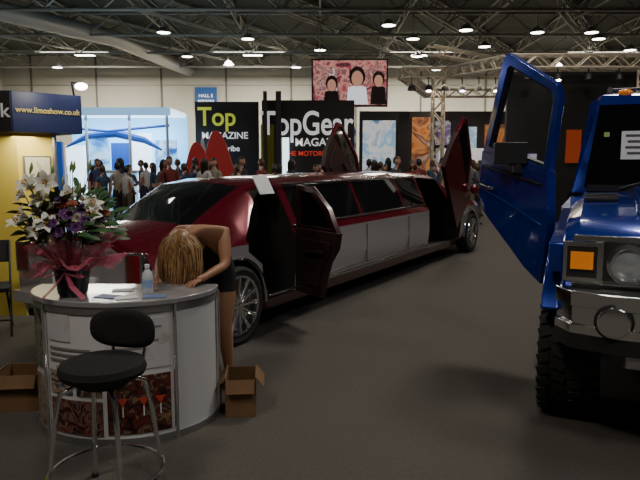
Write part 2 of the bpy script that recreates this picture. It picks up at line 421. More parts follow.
for x0,x1 in((-1.95,-2.75),(-2.9,-3.8)):
    b.prism([(x0,-.845,1.5),(x0,-.775,2.08),(x1,-.775,2.08),(x1,-.845,1.5)],(0,-.012,0),GLASS)
b.box((-1.115,0,1.45),(.08,1.5,.05),BLACK)
b.build('cab_glass',truck)
b=MB()
for k in range(5): b.ball((-1.50,-.50+.25*k,2.235),(.07,.06,.035),AMBER,12,8)
for sd in(-1,1):
    b.path([(-1.7,sd*.62,2.22),(-1.75,sd*.62,2.3),(-3.7,sd*.62,2.3),(-3.8,sd*.62,2.22)],.02,BLACK,8)
for k in range(5): b.path([(-1.85-.42*k,-.62,2.3),(-1.85-.42*k,.62,2.3)],.014,BLACK,6)
b.build('roof_rack_and_markers',truck)
for sd in(-1,1):
    b=MB(); k=16; o=[];i_=[]
    for j in range(k+1):
        a=math.radians(28+132*j/k); o.append((.60*math.cos(a),sd*.60,.50+.60*math.sin(a))); i_.append((.53*math.cos(a),sd*.60,.50+.53*math.sin(a)))
    loop=o+i_[::-1]; b.prism(loop,(0,sd*.32,0),BLUE)
    b.prism([(.5,sd*.6,1.0),(.5,sd*.6,1.18),(-.55,sd*.6,1.32),(-.80,sd*.6,1.2),(-.80,sd*.6,.62),(-.60,sd*.6,.62),(-.42,sd*.6,.96),(0,sd*.6,1.09)],(0,sd*.29,0),BLUE)
    b.build('fender',truck,bevel=.01)
b=MB(); b.box((-1.6,0,.6),(3.4,1.0,.16),BLACK); b.box((0,0,.48),(.12,1.3,.12),BLACK)
b.box((0,0,.80),(.9,1.1,.3),BLACK)
b.path([(-.80,-.9,.5),(-.95,-.98,.5),(-2.3,-.98,.5),(-2.45,-.9,.5)],.05,CHROME,10)
for x in(-1,-2.1): b.tube((x,-.98,.5),(x,-.5,.6),.03,BLACK)
b.build('chassis',truck)
for xx in(0,-3.1):
    for sd in(-1,1): wheel('wheel_%d_%d'%(abs(int(xx)),sd),truck,xx,sd*.755,.455,.36,sd,8,.58,True)
b=MB(); nm=mat('notice_text',(.05,.05,.08),.6)
p=q(.27,.50)+Vector((.02,0,.008)); R=Matrix.Rotation(-math.atan2(.26,.74),3,'Y')
b.box(p,(.006,.28,.24),PAPER,R=R)
for k in range(4): b.box(p+R@Vector((.005,0,.08-.05*k)),(.003,.22-.03*(k%2),.02),nm,R=R)
b.build('windscreen_notice',truck)
b=MB(); p=q(.11,.62)+Vector((.02,0,.008)); b.box(p,(.006,.04,.04),mat('tax_disc',(.3,.45,.1),.5),R=R); b.build('tax_disc',truck)
dobj=empty('door_group'); dobj.name='door_front_right_raised'
P0=Vector((1.813,4.85,.711)); e1=Vector((-.358,.55,.575)); e2=Vector((-.013,-.25,1.45)); nn=e1.cross(e2).normalized()
if nn.y>0: nn=-nn
def dp(s,t,o=0): return P0+e1*s+e2*t+nn*o
b=MB()
low=[(0,0),(.25,-.02),(.92,-.0),(1.02,.06),(1.014,.321),(.045,.583),(-.02,.3)]
b.prism([dp(s,t) for s,t in low],nn*.09,BLUE)
b.prism([dp(s*.8+.08,t*.8+.04,-.03) for s,t in low],nn*.03,LEATH)
wo=[(.045,.57),(.0,.98),(.06,1.02),(.74,.945),(.80,.90),(1.014,.31)]
wi=[(.12,.585),(.075,.94),(.12,.97),(.69,.90),(.73,.87),(.925,.38)]
b.ring([dp(s,t,.02) for s,t in wo],[dp(s,t,.02) for s,t in wi],nn*.06,BLUE)
b.ring([dp(.5+(s-.5)*1.01,.7+(t-.7)*1.01,.015) for s,t in wi],[dp(.5+(s-.5)*.95,.7+(t-.7)*.95,.015) for s,t in wi],nn*.05,BLACK)
b.path([dp(.1,.50,.095),dp(.5,.39,.1),dp(.95,.26,.095)],.012,BLACK,6)
b.path([dp(.06,.30,.093),dp(.5,.22,.093),dp(1.0,.12,.093)],.010,mat('body_crease',(.01,.05,.35),.2,.4,coat=1),6)
b.path([dp(.78,.20,.1),dp(.80,.2,.13),dp(.95,.16,.13),dp(.97,.16,.1)],.014,CHROME,8)
b.path([dp(.02,.05,.05),dp(-.12,.12,.03)],.035,BLACK,8)
ob=b.build('door_shell',dobj,bevel=.012)
b=MB(); mc=dp(.56,.49,.20)+Vector((0.07,0,.0))
b.path([dp(.4,.43,.06),dp(.42,.44,.16),mc],.025,BLACK,8)
b.box(mc,(.25,.12,.17),BLACK,rz=-.2)
b.build('door_mirror',dobj,bevel=.045)
bpy.context.view_layer.update()
mw=truck.matrix_world.copy(); dobj.parent=truck; dobj.matrix_parent_inverse=mw.inverted()
# ---------------------------------------------------------------- counter
CX,CY=-1.245,3.93; ea,eb=.56,.47
def ep(th,k=1,z=0): t=math.radians(th); return (CX+ea*k*math.cos(t),CY+eb*k*math.sin(t),z)
desk=empty('reception_counter')
b=MB(); lo=[ep(172+196*i/40,1.04,.83) for i in range(41)]
b.prism(lo,(0,0,.035),mat('counter_top_laminate',(.26,.25,.26),.22,coat=.3)); b.build('top',desk,bevel=.006)
def band(b,t0,t1,z0,z1,k,m,n=12,th=.012):
    o=[ep(t0+(t1-t0)*i/n,k) for i in range(n+1)]; i_=[ep(t0+(t1-t0)*i/n,k-th/.5) for i in range(n+1)]
    lp=[(p[0],p[1],z0) for p in o]+[(p[0],p[1],z0) for p in i_[::-1]]
    vs=lp+[(x,y,z1) for x,y,_ in lp]; N=len(lp); fs=[]
    for i in range(n):
        a,c=i,N-1-i
        fs+=[(a,a+1,c-1,c),(N+a,N+c,N+c-1,N+a+1)]
    for i in range(N): fs.append((i,(i+1)%N,N+(i+1)%N,N+i))
    b.add(vs,fs,m)
b=MB(); band(b,173,367,.04,.83,1,WHITE,48); b.build('curved_panel',desk)
b=MB()
for z0,z1 in((.0,.045),(.79,.83)): band(b,172,368,z0,z1,1.02,ALU,48,.02)
for t in(173,228,312,366): b.tube(ep(t,1.03,0),ep(t,1.03,.83),.013,CHROME,10)
b.build('frame',desk)
pg=poster('poster_green_car',[(.01,.015,.01),(.03,.06,.03),(.16,.17,.11),(.30,.27,.22),(.03,.02,.02)],14)
pk=poster('poster_cocktails',[(.01,.008,.008),(.02,.008,.008),(.14,.02,.015),(.012,.01,.01),(.24,.15,.08),(.015,.01,.01)],14)
pr=poster('poster_red_party',[(.01,.01,.01),(.10,.015,.012),(.22,.12,.09),(.015,.01,.015),(.07,.015,.015)],16)
pb=poster('poster_people',[(.03,.02,.02),(.20,.13,.09),(.40,.32,.25),(.05,.05,.08)],15)
pw=poster('poster_white',[(.48,.48,.52),(.52,.50,.50),(.38,.34,.35)],5)
pn=poster('poster_night_scene',[(.01,.01,.02),(.03,.03,.05),(.10,.05,.03),(.3,.25,.15),(.02,.02,.03)],13)
b=MB(); INK=mat('ink',(.03,.02,.02),.6)
for t0,t1,z0,z1,m in((176,200,.45,.78,pg),(176,200,.06,.42,pn),(203,225,.42,.78,pg),(203,225,.06,.38,pb),
    (231,249,.62,.78,pw),(231,249,.30,.44,pb),(252,268,.30,.44,pn),(231,268,.06,.27,pr),(271,309,.07,.42,pk),(271,309,.46,.76,pw)):
    band(b,t0,t1,z0,z1,1.012,m,8,.006)
inkl=mat('ink_line',(.2,.17,.17),.6)
for t0,t1,z in((232,262,.57),(232,258,.535),(232,265,.50),(275,304,.70),(275,298,.66),(275,302,.62),(275,292,.58)): band(b,t0,t1,z,z+.012,1.016,inkl,8,.004)
cg=mat('cocktail_print',(.45,.05,.03),.4)
for t in(280,292,302):
    p=Vector(ep(t,1.022,.24)); tg=Vector((-ea*math.sin(math.radians(t)),eb*math.cos(math.radians(t)),0)).normalized()
    b.prism([p-tg*.03+Vector((0,0,.05)),p+tg*.03+Vector((0,0,.05)),p],(0,-.002,0),cg); b.prism([p-tg*.003,p+tg*.003,p+tg*.003-Vector((0,0,.06)),p-tg*.003-Vector((0,0,.06))],(0,-.002,0),PAPER)
b.build('poster_panels',desk)
p=ep(252,1.03,.46); text('Limousine Hire',.04,INK,p,(pi/2,0,math.radians(342)),desk,'poster_lettering',.001)
b=MB(); b.prism([ep(174+192*i/30,.95,.42) for i in range(31)],(0,0,.02),WHITE); b.build('inner_shelf',desk)
b=MB(); wb=mat('bottle_plastic',(.8,.85,.88),.15,alpha=.55); 
b.lathe([(0,0),(.03,0),(.033,.01),(.033,.11),(.028,.13),(.013,.15),(.013,.165)],wb,18); b.lathe([(.015,.16),(.015,.18),(0,.18)],mat('bottle_cap',(.7,.75,.85),.4),14)
b.lathe([(.0335,.04),(.0335,.09)],mat('bottle_label',(.3,.4,.6),.5),18)
b.build('water_bottle',loc=(-1.04,3.68,.865))
b=MB(); lf=mat('leaflet',(.12,.18,.35),.5)
for i,(x,y,r) in enumerate(((-1.26,3.60,-.3),(-1.14,3.57,.5),(-.98,3.60,.1),(-1.22,3.78,.2))):
    b.box((x,y,.8665+.0015),(.13,.09,.003),PAPER if i%2 else lf,rz=r)
b.build('leaflets')
# ---------------------------------------------------------------- bar stool
stool=empty('bar_stool',(-1.04,2.87,0),-.22)
b=MB(); b.lathe([(0,.635),(.17,.635),(.195,.65),(.205,.675),(.195,.705),(.15,.72),(0,.725)],FAB,36); b.build('seat',stool)
b=MB(); b.lathe([(0,.60),(.12,.60),(.12,.635),(0,.635)],BLACK,24)
for sx in(-1,1):
    for sy in(-1,1):
        b.path([(sx*.09,sy*.09,.61),(sx*.14,sy*.14,.58),(sx*.16,sy*.16,.45),(sx*.20,sy*.20,0.012)],.012,CHROME,10)
        b.lathe([(0,0),(.018,0),(.018,.02),(0,.02)],BLACK,10,c=(sx*.2,sy*.2,0))
rp=[(.268*math.cos(2*pi*i/32),.268*math.sin(2*pi*i/32),.16) for i in range(32)]; b.path(rp,.011,CHROME,8,closed=True)
for sx in(-1,1): b.path([(sx*.07,.10,.62),(sx*.08,.22,.63),(sx*.09,.245,.70),(sx*.09,.235,.82)],.010,CHROME,8)
b.build('frame',stool)
b=MB(); vs=[];fs=[]
nu,nv=28,8
for s_,off in((0,-.022),(1,.022)):
    vs.append((.0,.215+off,.815))
    for i in range(1,nv+1):
        for j in range(nu):
            w=2*pi*j/nu; r=i/nv; e=(abs(math.cos(w))**.75)*math.copysign(1,math.cos(w)); x=.18*r*e; z=.10*r*math.copysign(abs(math.sin(w))**.75,math.sin(w))
            k=1 if i<nv-1 else (.75 if i==nv-1 else .2)
            vs.append((x,.215+off*k-.9*x*x,.815+z))
N=1+nu*nv
for s_ in(0,1):
    o=s_*N
    for j in range(nu): fs.append((o,o+1+j,o+1+(j+1)%nu))
    for i in range(nv-1):
        for j in range(nu): a=o+1+i*nu; fs.append((a+j,a+(j+1)%nu,a+nu+(j+1)%nu,a+nu+j))
for j in range(nu): a=1+(nv-1)*nu; fs.append((a+j,a+(j+1)%nu,N+a+(j+1)%nu,N+a+j))
b.add(vs,fs,FAB); b.build('backrest',stool,ang=60)
# ---------------------------------------------------------------- flowers
fl=empty('flower_arrangement',(-1.475,3.64,.865))
b=MB(); b.lathe([(0,0),(.075,0),(.085,.02),(.105,.17),(.11,.19),(.10,.19),(.09,.16),(0,.15)],mat('black_vase',(.01,.01,.012),.25),28); b.build('vase',fl)
LW=mat('lily_white',(.74,.72,.64),.5); LC=mat('lily_stamen',(.5,.22,.03),.7); GR=mat('leaf_green',(.03,.09,.025),.5,noise=.3); GR2=mat('bud_green',(.22,.32,.10),.5)
PU=mat('purple_petal',(.12,.03,.16),.6); OR=mat('rust_petal',(.30,.06,.03),.6); CR=mat('cream_petal',(.55,.50,.35),.6)
def petal(b,c,n,out,L,W,m,curl=.6):
    n=Vector(n).normalized(); out=(Vector(out)-n*Vector(out).dot(n)).normalized(); sd=n.cross(out)
    vs=[];k=6
    for i in range(k+1):
        t=i/k; ang=.35+curl*1.6*t
        if i==0: p=Vector(c)
        else: p=p+(n*math.cos(ang)+out*math.sin(ang))*L/k
        w=W*math.sin(pi*min(1,t*.93+.07))**.8*.5
        vs+= [p-sd*w+n*w*.25,p.copy(),p+sd*w+n*w*.25]
    fs=[]
    for i in range(k): a=i*3; fs+=[(a,a+1,a+4,a+3),(a+1,a+2,a+5,a+4)]
    b.add(vs,fs,m)
def lily(b,c,n,sz):
    n=Vector(n).normalized(); u=n.orthogonal().normalized(); w=n.cross(u)
    for i in range(6):
        a=pi/3*i; petal(b,Vector(c),n,u*math.cos(a)+w*math.sin(a),sz,sz*(.40 if i%2 else .48),LW,.75)
    for i in range(5):
        a=2*pi*i/5; e=Vector(c)+n*sz*.55+(u*math.cos(a)+w*math.sin(a))*sz*.15
        b.tube(c,e,.0015,GR2,4); b.ball(e,(.006,.006,.006),LC,6,4)
b=MB(); rnd=random.Random(3)
lil=[(-.12,.42),( -.18,.52),(-.04,.56),(-.16,.68),(-.22,.62),(-.06,.46),(.03,.50),(.12,.47),(.02,.62),(-.10,.60),(.15,.56),(-.23,.46),(-.14,.52),(-.06,.70),(.17,.50)]
for i,(x,z) in enumerate(lil):
    y=rnd.uniform(-.16,-.02) ; p=Vector((x,y,z-.03)); n=Vector((x*1.6+rnd.uniform(-.3,.3),-.7+rnd.uniform(-.2,.3),.35+rnd.uniform(-.3,.4)))
    lily(b,p,n,.078+rnd.random()*.018)
    b.path([(x*.1,0,.15),(x*.6,y*.4,z*.6),tuple(p)],.003,GR,5)
for i in range(16):
    a=rnd.uniform(0,2*pi); r=rnd.uniform(.08,.24); p=Vector((r*math.cos(a)-.03,r*math.sin(a)*.7,rnd.uniform(.5,.74)))
    b.path([p,p+Vector((.01,0,.03)),p+Vector((.015,0,.065))],[.005,.011,.003],GR2,7); b.path([(0,0,.2),tuple(p)],.0025,GR,4)
for i in range(280):
    a=rnd.uniform(0,2*pi); el=rnd.uniform(.0,1.4); R_=rnd.uniform(.08,.27); d=Vector((math.cos(a)*math.cos(el),math.sin(a)*math.cos(el)*.8,math.sin(el)))
    p=Vector((0,0,.32))+d*R_*1.15
    petal(b,p,d+Vector((0,0,.3)),Vector((math.cos(a+1),math.sin(a+1),-.4)),rnd.uniform(.07,.14),.035,GR,.5)
for i in range(60):
    a=rnd.uniform(0,2*pi); el=rnd.uniform(0,1.1); d=Vector((math.cos(a)*math.cos(el),-abs(math.sin(a))*math.cos(el)*.8,math.sin(el))); p=Vector((0.03,0,.36))+d*rnd.uniform(.19,.26)
    m=(PU,PU,OR,CR)[i%4]
    u=d.orthogonal().normalized(); w=d.cross(u)
    for r_ in range(2):
        for k in range(8):
            an=2*pi*k/8+r_*.4; petal(b,p,d,u*math.cos(an)+w*math.sin(an),.042-.012*r_,.022,m,.8-.4*r_)
for i in range(7):
    x=rnd.uniform(-.16,.12); b.path([(0,0,.2),(x*.6,0,.5),(x*1.3,rnd.uniform(-.06,.06),.72+rnd.random()*.08)],[.003,.003,.001],GR,5)
b.build('lilies_and_foliage',fl,ang=80,weld=False)
TU=mat('pink_tulle',(.62,.12,.20),.5,alpha=.5,noise=.3,nscale=14)
b=MB()
for layer in range(2):
    vs=[];fs=[];n=72;k=8
    for i in range(k+1):
        t=i/k
        for j in range(n):
            a=2*pi*j/n; wob=.03*t*math.sin(9*a+layer*2)+.02*t*math.sin(17*a+layer)
            r=.085+.17*t**1.2+wob; z=.13+(.34-.13*layer)*t-.12*t*t+.04*t*math.sin(7*a+layer)-.08*t*t*(1 if math.cos(a)<0 else .1)*abs(math.cos(a))
            vs.append((r*math.cos(a)*1.05+.02*t,r*math.sin(a)*.8,z))
    for i in range(k):
        for j in range(n): fs.append((i*n+j,i*n+(j+1)%n,(i+1)*n+(j+1)%n,(i+1)*n+j))
    b.add(vs,fs,TU)
for sx in(-1,1):
    b.path([(0,-.10,.17),(sx*.07,-.15,.20),(sx*.11,-.16,.14),(sx*.03,-.13,.15)],[.01,.03,.03,.01],TU,8,flat=.3)
    b.path([(0,-.1,.16),(sx*.05,-.14,.08),(sx*.12,-.15,.01)],[.01,.02,.02],TU,6,flat=.2)
b.build('tulle_wrap',fl,ang=80)
# ---------------------------------------------------------------- boxes
def carton(name,loc,rz,d):
    e=MB(); x,y,z=d; t=.006
    e.box((0,0,t/2),(x,y,t),CARD)
    for s_ in(-1,1):
        e.box((s_*x/2,0,z/2),(t,y,z),CARD); e.box((0,s_*y/2,z/2),(x,t,z),CARD)
        e.box((s_*(x/2+.03),0,z-.02),(.09,y*.95,t),CARD,R=Matrix.Rotation(s_*.9,3,'Y'))
        e.box((0,s_*(y/2+.02),z-.04),(x*.95,.09,t),CARD,R=Matrix.Rotation(s_*-1.1,3,'X'))
    return e.build(name,loc=loc,rz=rz)
carton('cardboard_box',(-2.03,4.10,0.001),.1,(.26,.26,.25))
carton('cardboard_box.001',(-.53,4.02,0.001),.08,(.19,.28,.25))
# ---------------------------------------------------------------- people
SK=[mat('skin_light',(.50,.27,.18),.5),mat('skin_tan',(.36,.18,.10),.5),mat('skin_dark',(.10,.05,.03),.5)]
HR=[mat('hair_dark',(.015,.01,.008),.5),mat('hair_brown',(.06,.03,.015),.5),mat('hair_blond',(.26,.14,.055),.42,noise=.5,nscale=60)]
HB2=mat('hair_blond_light',(.46,.28,.12),.42); HB3=mat('hair_blond_dark',(.13,.065,.028),.45)
EYEW=mat('eye_white',(.75,.75,.72),.3); EYED=mat('eye_iris',(.03,.02,.015),.2); LIP=mat('lips',(.35,.10,.09),.5)
SHOE=mat('shoe',(.01,.01,.01),.4)
def skin(verts,edges,rad,roots,sub=1):
    me=bpy.data.meshes.new('t'); me.from_pydata(verts,edges,[]); ob=bpy.data.objects.new('t',me); COL.objects.link(ob)
    ob.modifiers.new('s','SKIN')
    if not me.skin_vertices:
        with bpy.context.temp_override(object=ob,active_object=ob): bpy.ops.mesh.customdata_skin_add()
    for i,r in enumerate(rad):
        sv=me.skin_vertices[0].data[i]; sv.radius=(r,r) if not isinstance(r,tuple) else r; sv.use_root=(i in roots)
    m=ob.modifiers.new('u','SUBSURF'); m.levels=sub; m.render_levels=sub
    dg=bpy.context.evaluated_depsgraph_get(); dg.update()
    e=bpy.data.meshes.new_from_object(ob.evaluated_get(dg))
    vs=[v.co.copy() for v in e.vertices]; fs=[tuple(p.vertices) for p in e.polygons]
    bpy.data.objects.remove(ob); return vs,fs
def segd(p,a,b_):
    ab=b_-a; t=max(0,min(1,(p-a).dot(ab)/max(ab.length_squared,1e-9))); return (p-a-ab*t).length
def body(b,J,label_mats,sub=2,handdirs=None):
    bones=[('pelvis','spine','shirt'),('spine','chest','shirt'),('chest','neck','yoke'),('neck','headb','skin')]
    for s_ in'LR':
        bones+=[('chest','sh'+s_,'yoke'),('sh'+s_,'ua'+s_,'sleeve'),('ua'+s_,'el'+s_,'uarm'),('el'+s_,'wr'+s_,'skin'),('wr'+s_,'pa'+s_,'skin'),
                ('pelvis','hi'+s_,'pants'),('hi'+s_,'th'+s_,'pants'),('th'+s_,'kn'+s_,'thigh'),('kn'+s_,'ca'+s_,'shin'),('ca'+s_,'an'+s_,'shin'),('an'+s_,'to'+s_,'shoe')]
    J=dict(J)
    for s_ in'LR':
        def mid(a,c,t,r): J_a,J_c=Vector(J[a][0]),Vector(J[c][0]); return (tuple(J_a.lerp(J_c,t)),r)
        J['ua'+s_]=mid('sh'+s_,'el'+s_,.45,J['sh'+s_][1]*.9)
        J['th'+s_]=mid('hi'+s_,'kn'+s_,.4,J['hi'+s_][1]*.92)
        J['ca'+s_]=mid('kn'+s_,'an'+s_,.3,J['kn'+s_][1]*1.0)
        w,e=Vector(J['wr'+s_][0]),Vector(J['el'+s_][0]); d=(w-e).normalized()
        hd_=Vector(handdirs[s_]).normalized() if handdirs else d
        J['pa'+s_]=(tuple(w+hd_*.075),.026)
    names=list(J); idx={n:i for i,n in enumerate(names)}
    vs=[J[n][0] for n in names]; rd=[J[n][1] for n in names]; ed=[(idx[a],idx[c]) for a,c,_ in bones]
    roots=[idx['pelvis']]; labs=[(Vector(J[a][0]),Vector(J[c][0]),l) for a,c,l in bones]
    V1,F1=skin(vs,ed,rd,roots,sub)
    ms=[]
    for f in F1:
        c=sum((V1[i] for i in f),Vector())/len(f)
        best=min(labs,key=lambda L:segd(c,L[0],L[1])); ms.append(label_mats[best[2]])
    b.add(V1,F1,ms)
    for s_ in'LR':
        w=Vector(J['wr'+s_][0]); p=Vector(J['pa'+s_][0]); d=(p-w).normalized()
        sx=1 if s_=='L' else -1
        side=Vector((0,-1,0)) if abs(d.y)<.8 else Vector((-sx,0,0)); side=(side-d*side.dot(d)).normalized()
        palmn=d.cross(side)*sx; vs=[];ed=[];rd=[];rt=[]
        for k,(o,L) in enumerate(((-.027,.058),(-.009,.072),(.009,.078),(.027,.07))):
            s0=p-d*.02+side*o; i0=len(vs); rt.append(i0)
            dd=(d*.95+palmn*.2).normalized(); de=(d*.8+palmn*.6).normalized()
            vs+=[tuple(s0),tuple(s0+d*.03),tuple(s0+d*.03+dd*L*.5),tuple(s0+d*.03+dd*L*.5+de*L*.5)]; rd+=[.010,.009,.008,.006]; ed+=[(i0,i0+1),(i0+1,i0+2),(i0+2,i0+3)]
        s0=w+d*.025+side*.012; i0=len(vs); rt.append(i0); td=(d*.7+side*.7).normalized()
        vs+=[tuple(s0),tuple(s0+td*.035),tuple(s0+td*.035+(d*.9+side*.3).normalized()*.045)]; rd+=[.012,.010,.007]; ed+=[(i0,i0+1),(i0+1,i0+2)]
        V2,F2=skin(vs,ed,rd,rt,1); b.add(V2,F2,label_mats['skin'])
def head(b,M,skm,hrm,long=False):
    old=b.M.copy(); b.M=old@M
    nu,nv=24,16; vs=[];fs=[]
    for i in range(nv+1):
        t=pi*i/nv
        for j in range(nu):
            w=2*pi*j/nu; x,y,z=math.sin(t)*math.cos(w),math.sin(t)*math.sin(w),math.cos(t)
            jaw=1-.28*max(0,-z)**1.3; px,py,pz=.075*x*jaw,.093*y*(jaw if y<0 else 1-.25*max(0,-z)),.118*z
            if y<0: py*=.94; py-= .012*max(0,-z)*(-y)
            if y<-.5:
                nx=math.exp(-(px/.012)**2); py-=.022*nx*math.exp(-((pz+.022)/.018)**2)+.010*nx*math.exp(-((pz-.0)/.02)**2)
                for sx in(-1,1): py+=.010*math.exp(-((px-sx*.030)/.014)**2-((pz-.004)/.012)**2)
            vs.append((px,py,pz))
    for i in range(nv):
        for j in range(nu): fs.append((i*nu+j,i*nu+(j+1)%nu,(i+1)*nu+(j+1)%nu,(i+1)*nu+j))
    b.add(vs,fs,skm)
    for sx in(-1,1):
        b.ball((sx*.030,-.070,.004),(.013,.011,.009),EYEW,10,6); b.ball((sx*.030,-.080,.004),(.006,.004,.006),EYED,8,5)
        b.ball((sx*.077,.005,-.008),(.010,.020,.031),skm,10,8); b.path([(sx*.016,-.085,.022),(sx*.032,-.086,.027),(sx*.048,-.074,.021)],.003,hrm,5)
    b.path([(-.024,-.078,-.058),(-.01,-.088,-.055),(0,-.087,-.057),(.01,-.088,-.055),(.024,-.078,-.058)],[.002,.005,.0045,.005,.002],LIP,6)
    vs=[];fs=[]
    for i in range(nv+1):
        t=pi*i/nv
        for j in range(nu):
            w=2*pi*j/nu; x,y,z=math.sin(t)*math.cos(w),math.sin(t)*math.sin(w),math.cos(t); vs.append((.084*x,.102*y+.008,.124*z+.006))
    for i in range(nv):
        for j in range(nu):
            f=(i*nu+j,i*nu+(j+1)%nu,(i+1)*nu+(j+1)%nu,(i+1)*nu+j); c=sum((Vector(vs[k]) for k in f),Vector())/4
            low=-.02 if c.y>-.0 else .052-.35*min(0,c.y+.03)*.2
            if not long and c.y>0.03: low=-.06
            if long and c.y>-.02: low=-.1
            if c.z>low: fs.append(f)
    b.add(vs,fs,hrm)
    if long:
        for k in range(40):
            a=-.15*pi+1.3*pi*k/39; x,y=.080*math.cos(a),.095*math.sin(a)+.01
            b.path([(x*.9,y*.9,.05),(x*1.03,y*1.03,0),(x*1.0,y*1.05,-.1),(x*.9,y*1.0,-.24-.02*(k%3))],[.008,.012,.012,.004],hrm,5)
    b.M=old
def stand(v):
    d=.02*v
    J={'pelvis':((0,0,.96),.125),'spine':((0,.005,1.12),.115),'chest':((0,0,1.30),.135),'neck':((0,.01,1.46),.055),'headb':((0,0,1.56),.05)}
    for s_,sx in(('L',1),('R',-1)):
        J['sh'+s_]=((sx*.165,.01,1.40),.058)
        if v==1 and sx==1: J['el'+s_]=((sx*.24,-.03,1.13),.042);J['wr'+s_]=((sx*.14,-.24,1.22),.027)
        elif v==2: J['el'+s_]=((sx*.25,.05,1.14),.042);J['wr'+s_]=((sx*.14,-.14,1.0),.027)
        else: J['el'+s_]=((sx*.235,.03,1.13),.042);J['wr'+s_]=((sx*.23,-.05,.89),.027)
        J['hi'+s_]=((sx*.09,0,.90),.088);J['kn'+s_]=((sx*.10,-.02-d*sx,.50),.058);J['an'+s_]=((sx*.11,.02-d*sx*2,.09),.038);J['to'+s_]=((sx*.13,-.14-d*sx*2,.04),.036)
    return J
ph={k:mat('base_'+k,(.2,.2,.2)) for k in('shirt','pants','skin','shoe','hair')}
lm={'shirt':ph['shirt'],'yoke':ph['shirt'],'sleeve':ph['shirt'],'uarm':ph['skin'],'skin':ph['skin'],'pants':ph['pants'],'thigh':ph['pants'],'shin':ph['pants'],'shoe':ph['shoe']}
bases=[]
for v in range(4):
    b=MB()
    for m in (ph['shirt'],ph['pants'],ph['skin'],ph['shoe'],ph['hair']): b.mid(m)
    l2=dict(lm)
    if v%2: l2['uarm']=ph['shirt']
    body(b,stand(v%3),l2,1); head(b,Matrix.Translation((0,-.015,1.635)),ph['skin'],ph['hair'],v==3)
    bases.append(b.mesh('person_body_%d'%v,60))
shirts=[mat('shirt_%d'%i,c,.8) for i,c in enumerate([(.45,.45,.45),(.02,.02,.03),(.15,.02,.02),(.03,.04,.12),(.08,.08,.09),(.03,.06,.12),(.25,.22,.18),(.02,.02,.02),(.03,.03,.04)])]
pants=[mat('trousers_%d'%i,c,.8) for i,c in enumerate([(.02,.025,.06),(.02,.02,.02),(.12,.10,.07)])]
crowd=[]
def spread(x0,x1,y0,y1,n,dmin):
    t=0
    got=0
    while got<n and t<3000:
        t+=1; y=rnd.uniform(y0,y1); x=rnd.uniform(x0,x1)*y/17
        if all((x-a)**2+(y-c)**2>dmin**2 for a,c in crowd): crowd.append((x,y)); got+=1
spread(-6.3,-2.0,15.5,20.3,34,.62)
spread(-2.0,1.3,15.8,20.5,11,.65)
spread(1.3,4.4,15.8,17.0,12,.62)
spread(1.3,4.4,17.5,20.0,14,.62)
for i,(x,y) in enumerate(crowd):
    ob=bpy.data.objects.new('person',bases[i%4]); COL.objects.link(ob); ob.location=(x,y,0); ob.rotation_euler[2]=rnd.uniform(0,2*pi)
    sc=rnd.uniform(.90,1.04); ob.scale=(sc,sc,sc)
    for k,m in enumerate((rnd.choice(shirts),rnd.choice(pants),SK[rnd.choice((0,0,1,2))],SHOE,rnd.choice(HR[:2]+[HR[0]]))):
        ob.material_slots[k].link='OBJECT'; ob.material_slots[k].material=m
# woman bending over the counter
TOP=mat('black_top',(.012,.012,.014),.8)
lm={'shirt':TOP,'yoke':SK[1],'sleeve':SK[1],'uarm':SK[1],'skin':SK[1],'pants':TOP,'thigh':SK[1],'shin':SK[1],'shoe':SHOE}
J={'pelvis':((.0,.06,.92),.12),'spine':((-.01,-.04,1.03),.11),'chest':((-.04,-.19,1.15),.12),'neck':((-.08,-.32,1.20),.05),'headb':((-.10,-.38,1.16),.045),
 'shL':((.11,-.21,1.17),.056),'elL':((.13,-.29,.96),.038),'wrL':((.02,-.49,.912),.025),'shR':((-.21,-.21,1.17),.056),'elR':((-.30,-.35,.98),.038),'wrR':((-.27,-.54,.912),.025),
 'hiL':((.085,.05,.86),.092),'knL':((.07,-.0,.47),.057),'anL':((.09,.06,.09),.037),'toL':((.10,-.10,.035),.034),
 'hiR':((-.08,.05,.86),.092),'knR':((-.07,-.02,.47),.057),'anR':((-.07,.05,.09),.037),'toR':((-.09,-.11,.035),.034)}
wom=empty('woman',(-.775,4.47,0))
b=MB(); body(b,J,lm,2,{'L':(-.5,-.8,-.12),'R':(-.1,-1,-.12)}); b.build('body',wom,ang=80)
hc=Vector((-.13,-.46,1.11))
b=MB(); HM=Matrix.Translation(hc)@Matrix.Rotation(math.radians(62),4,'X'); head(b,HM,SK[1],HR[2]); b.build('head',wom,ang=80)
b=MB()
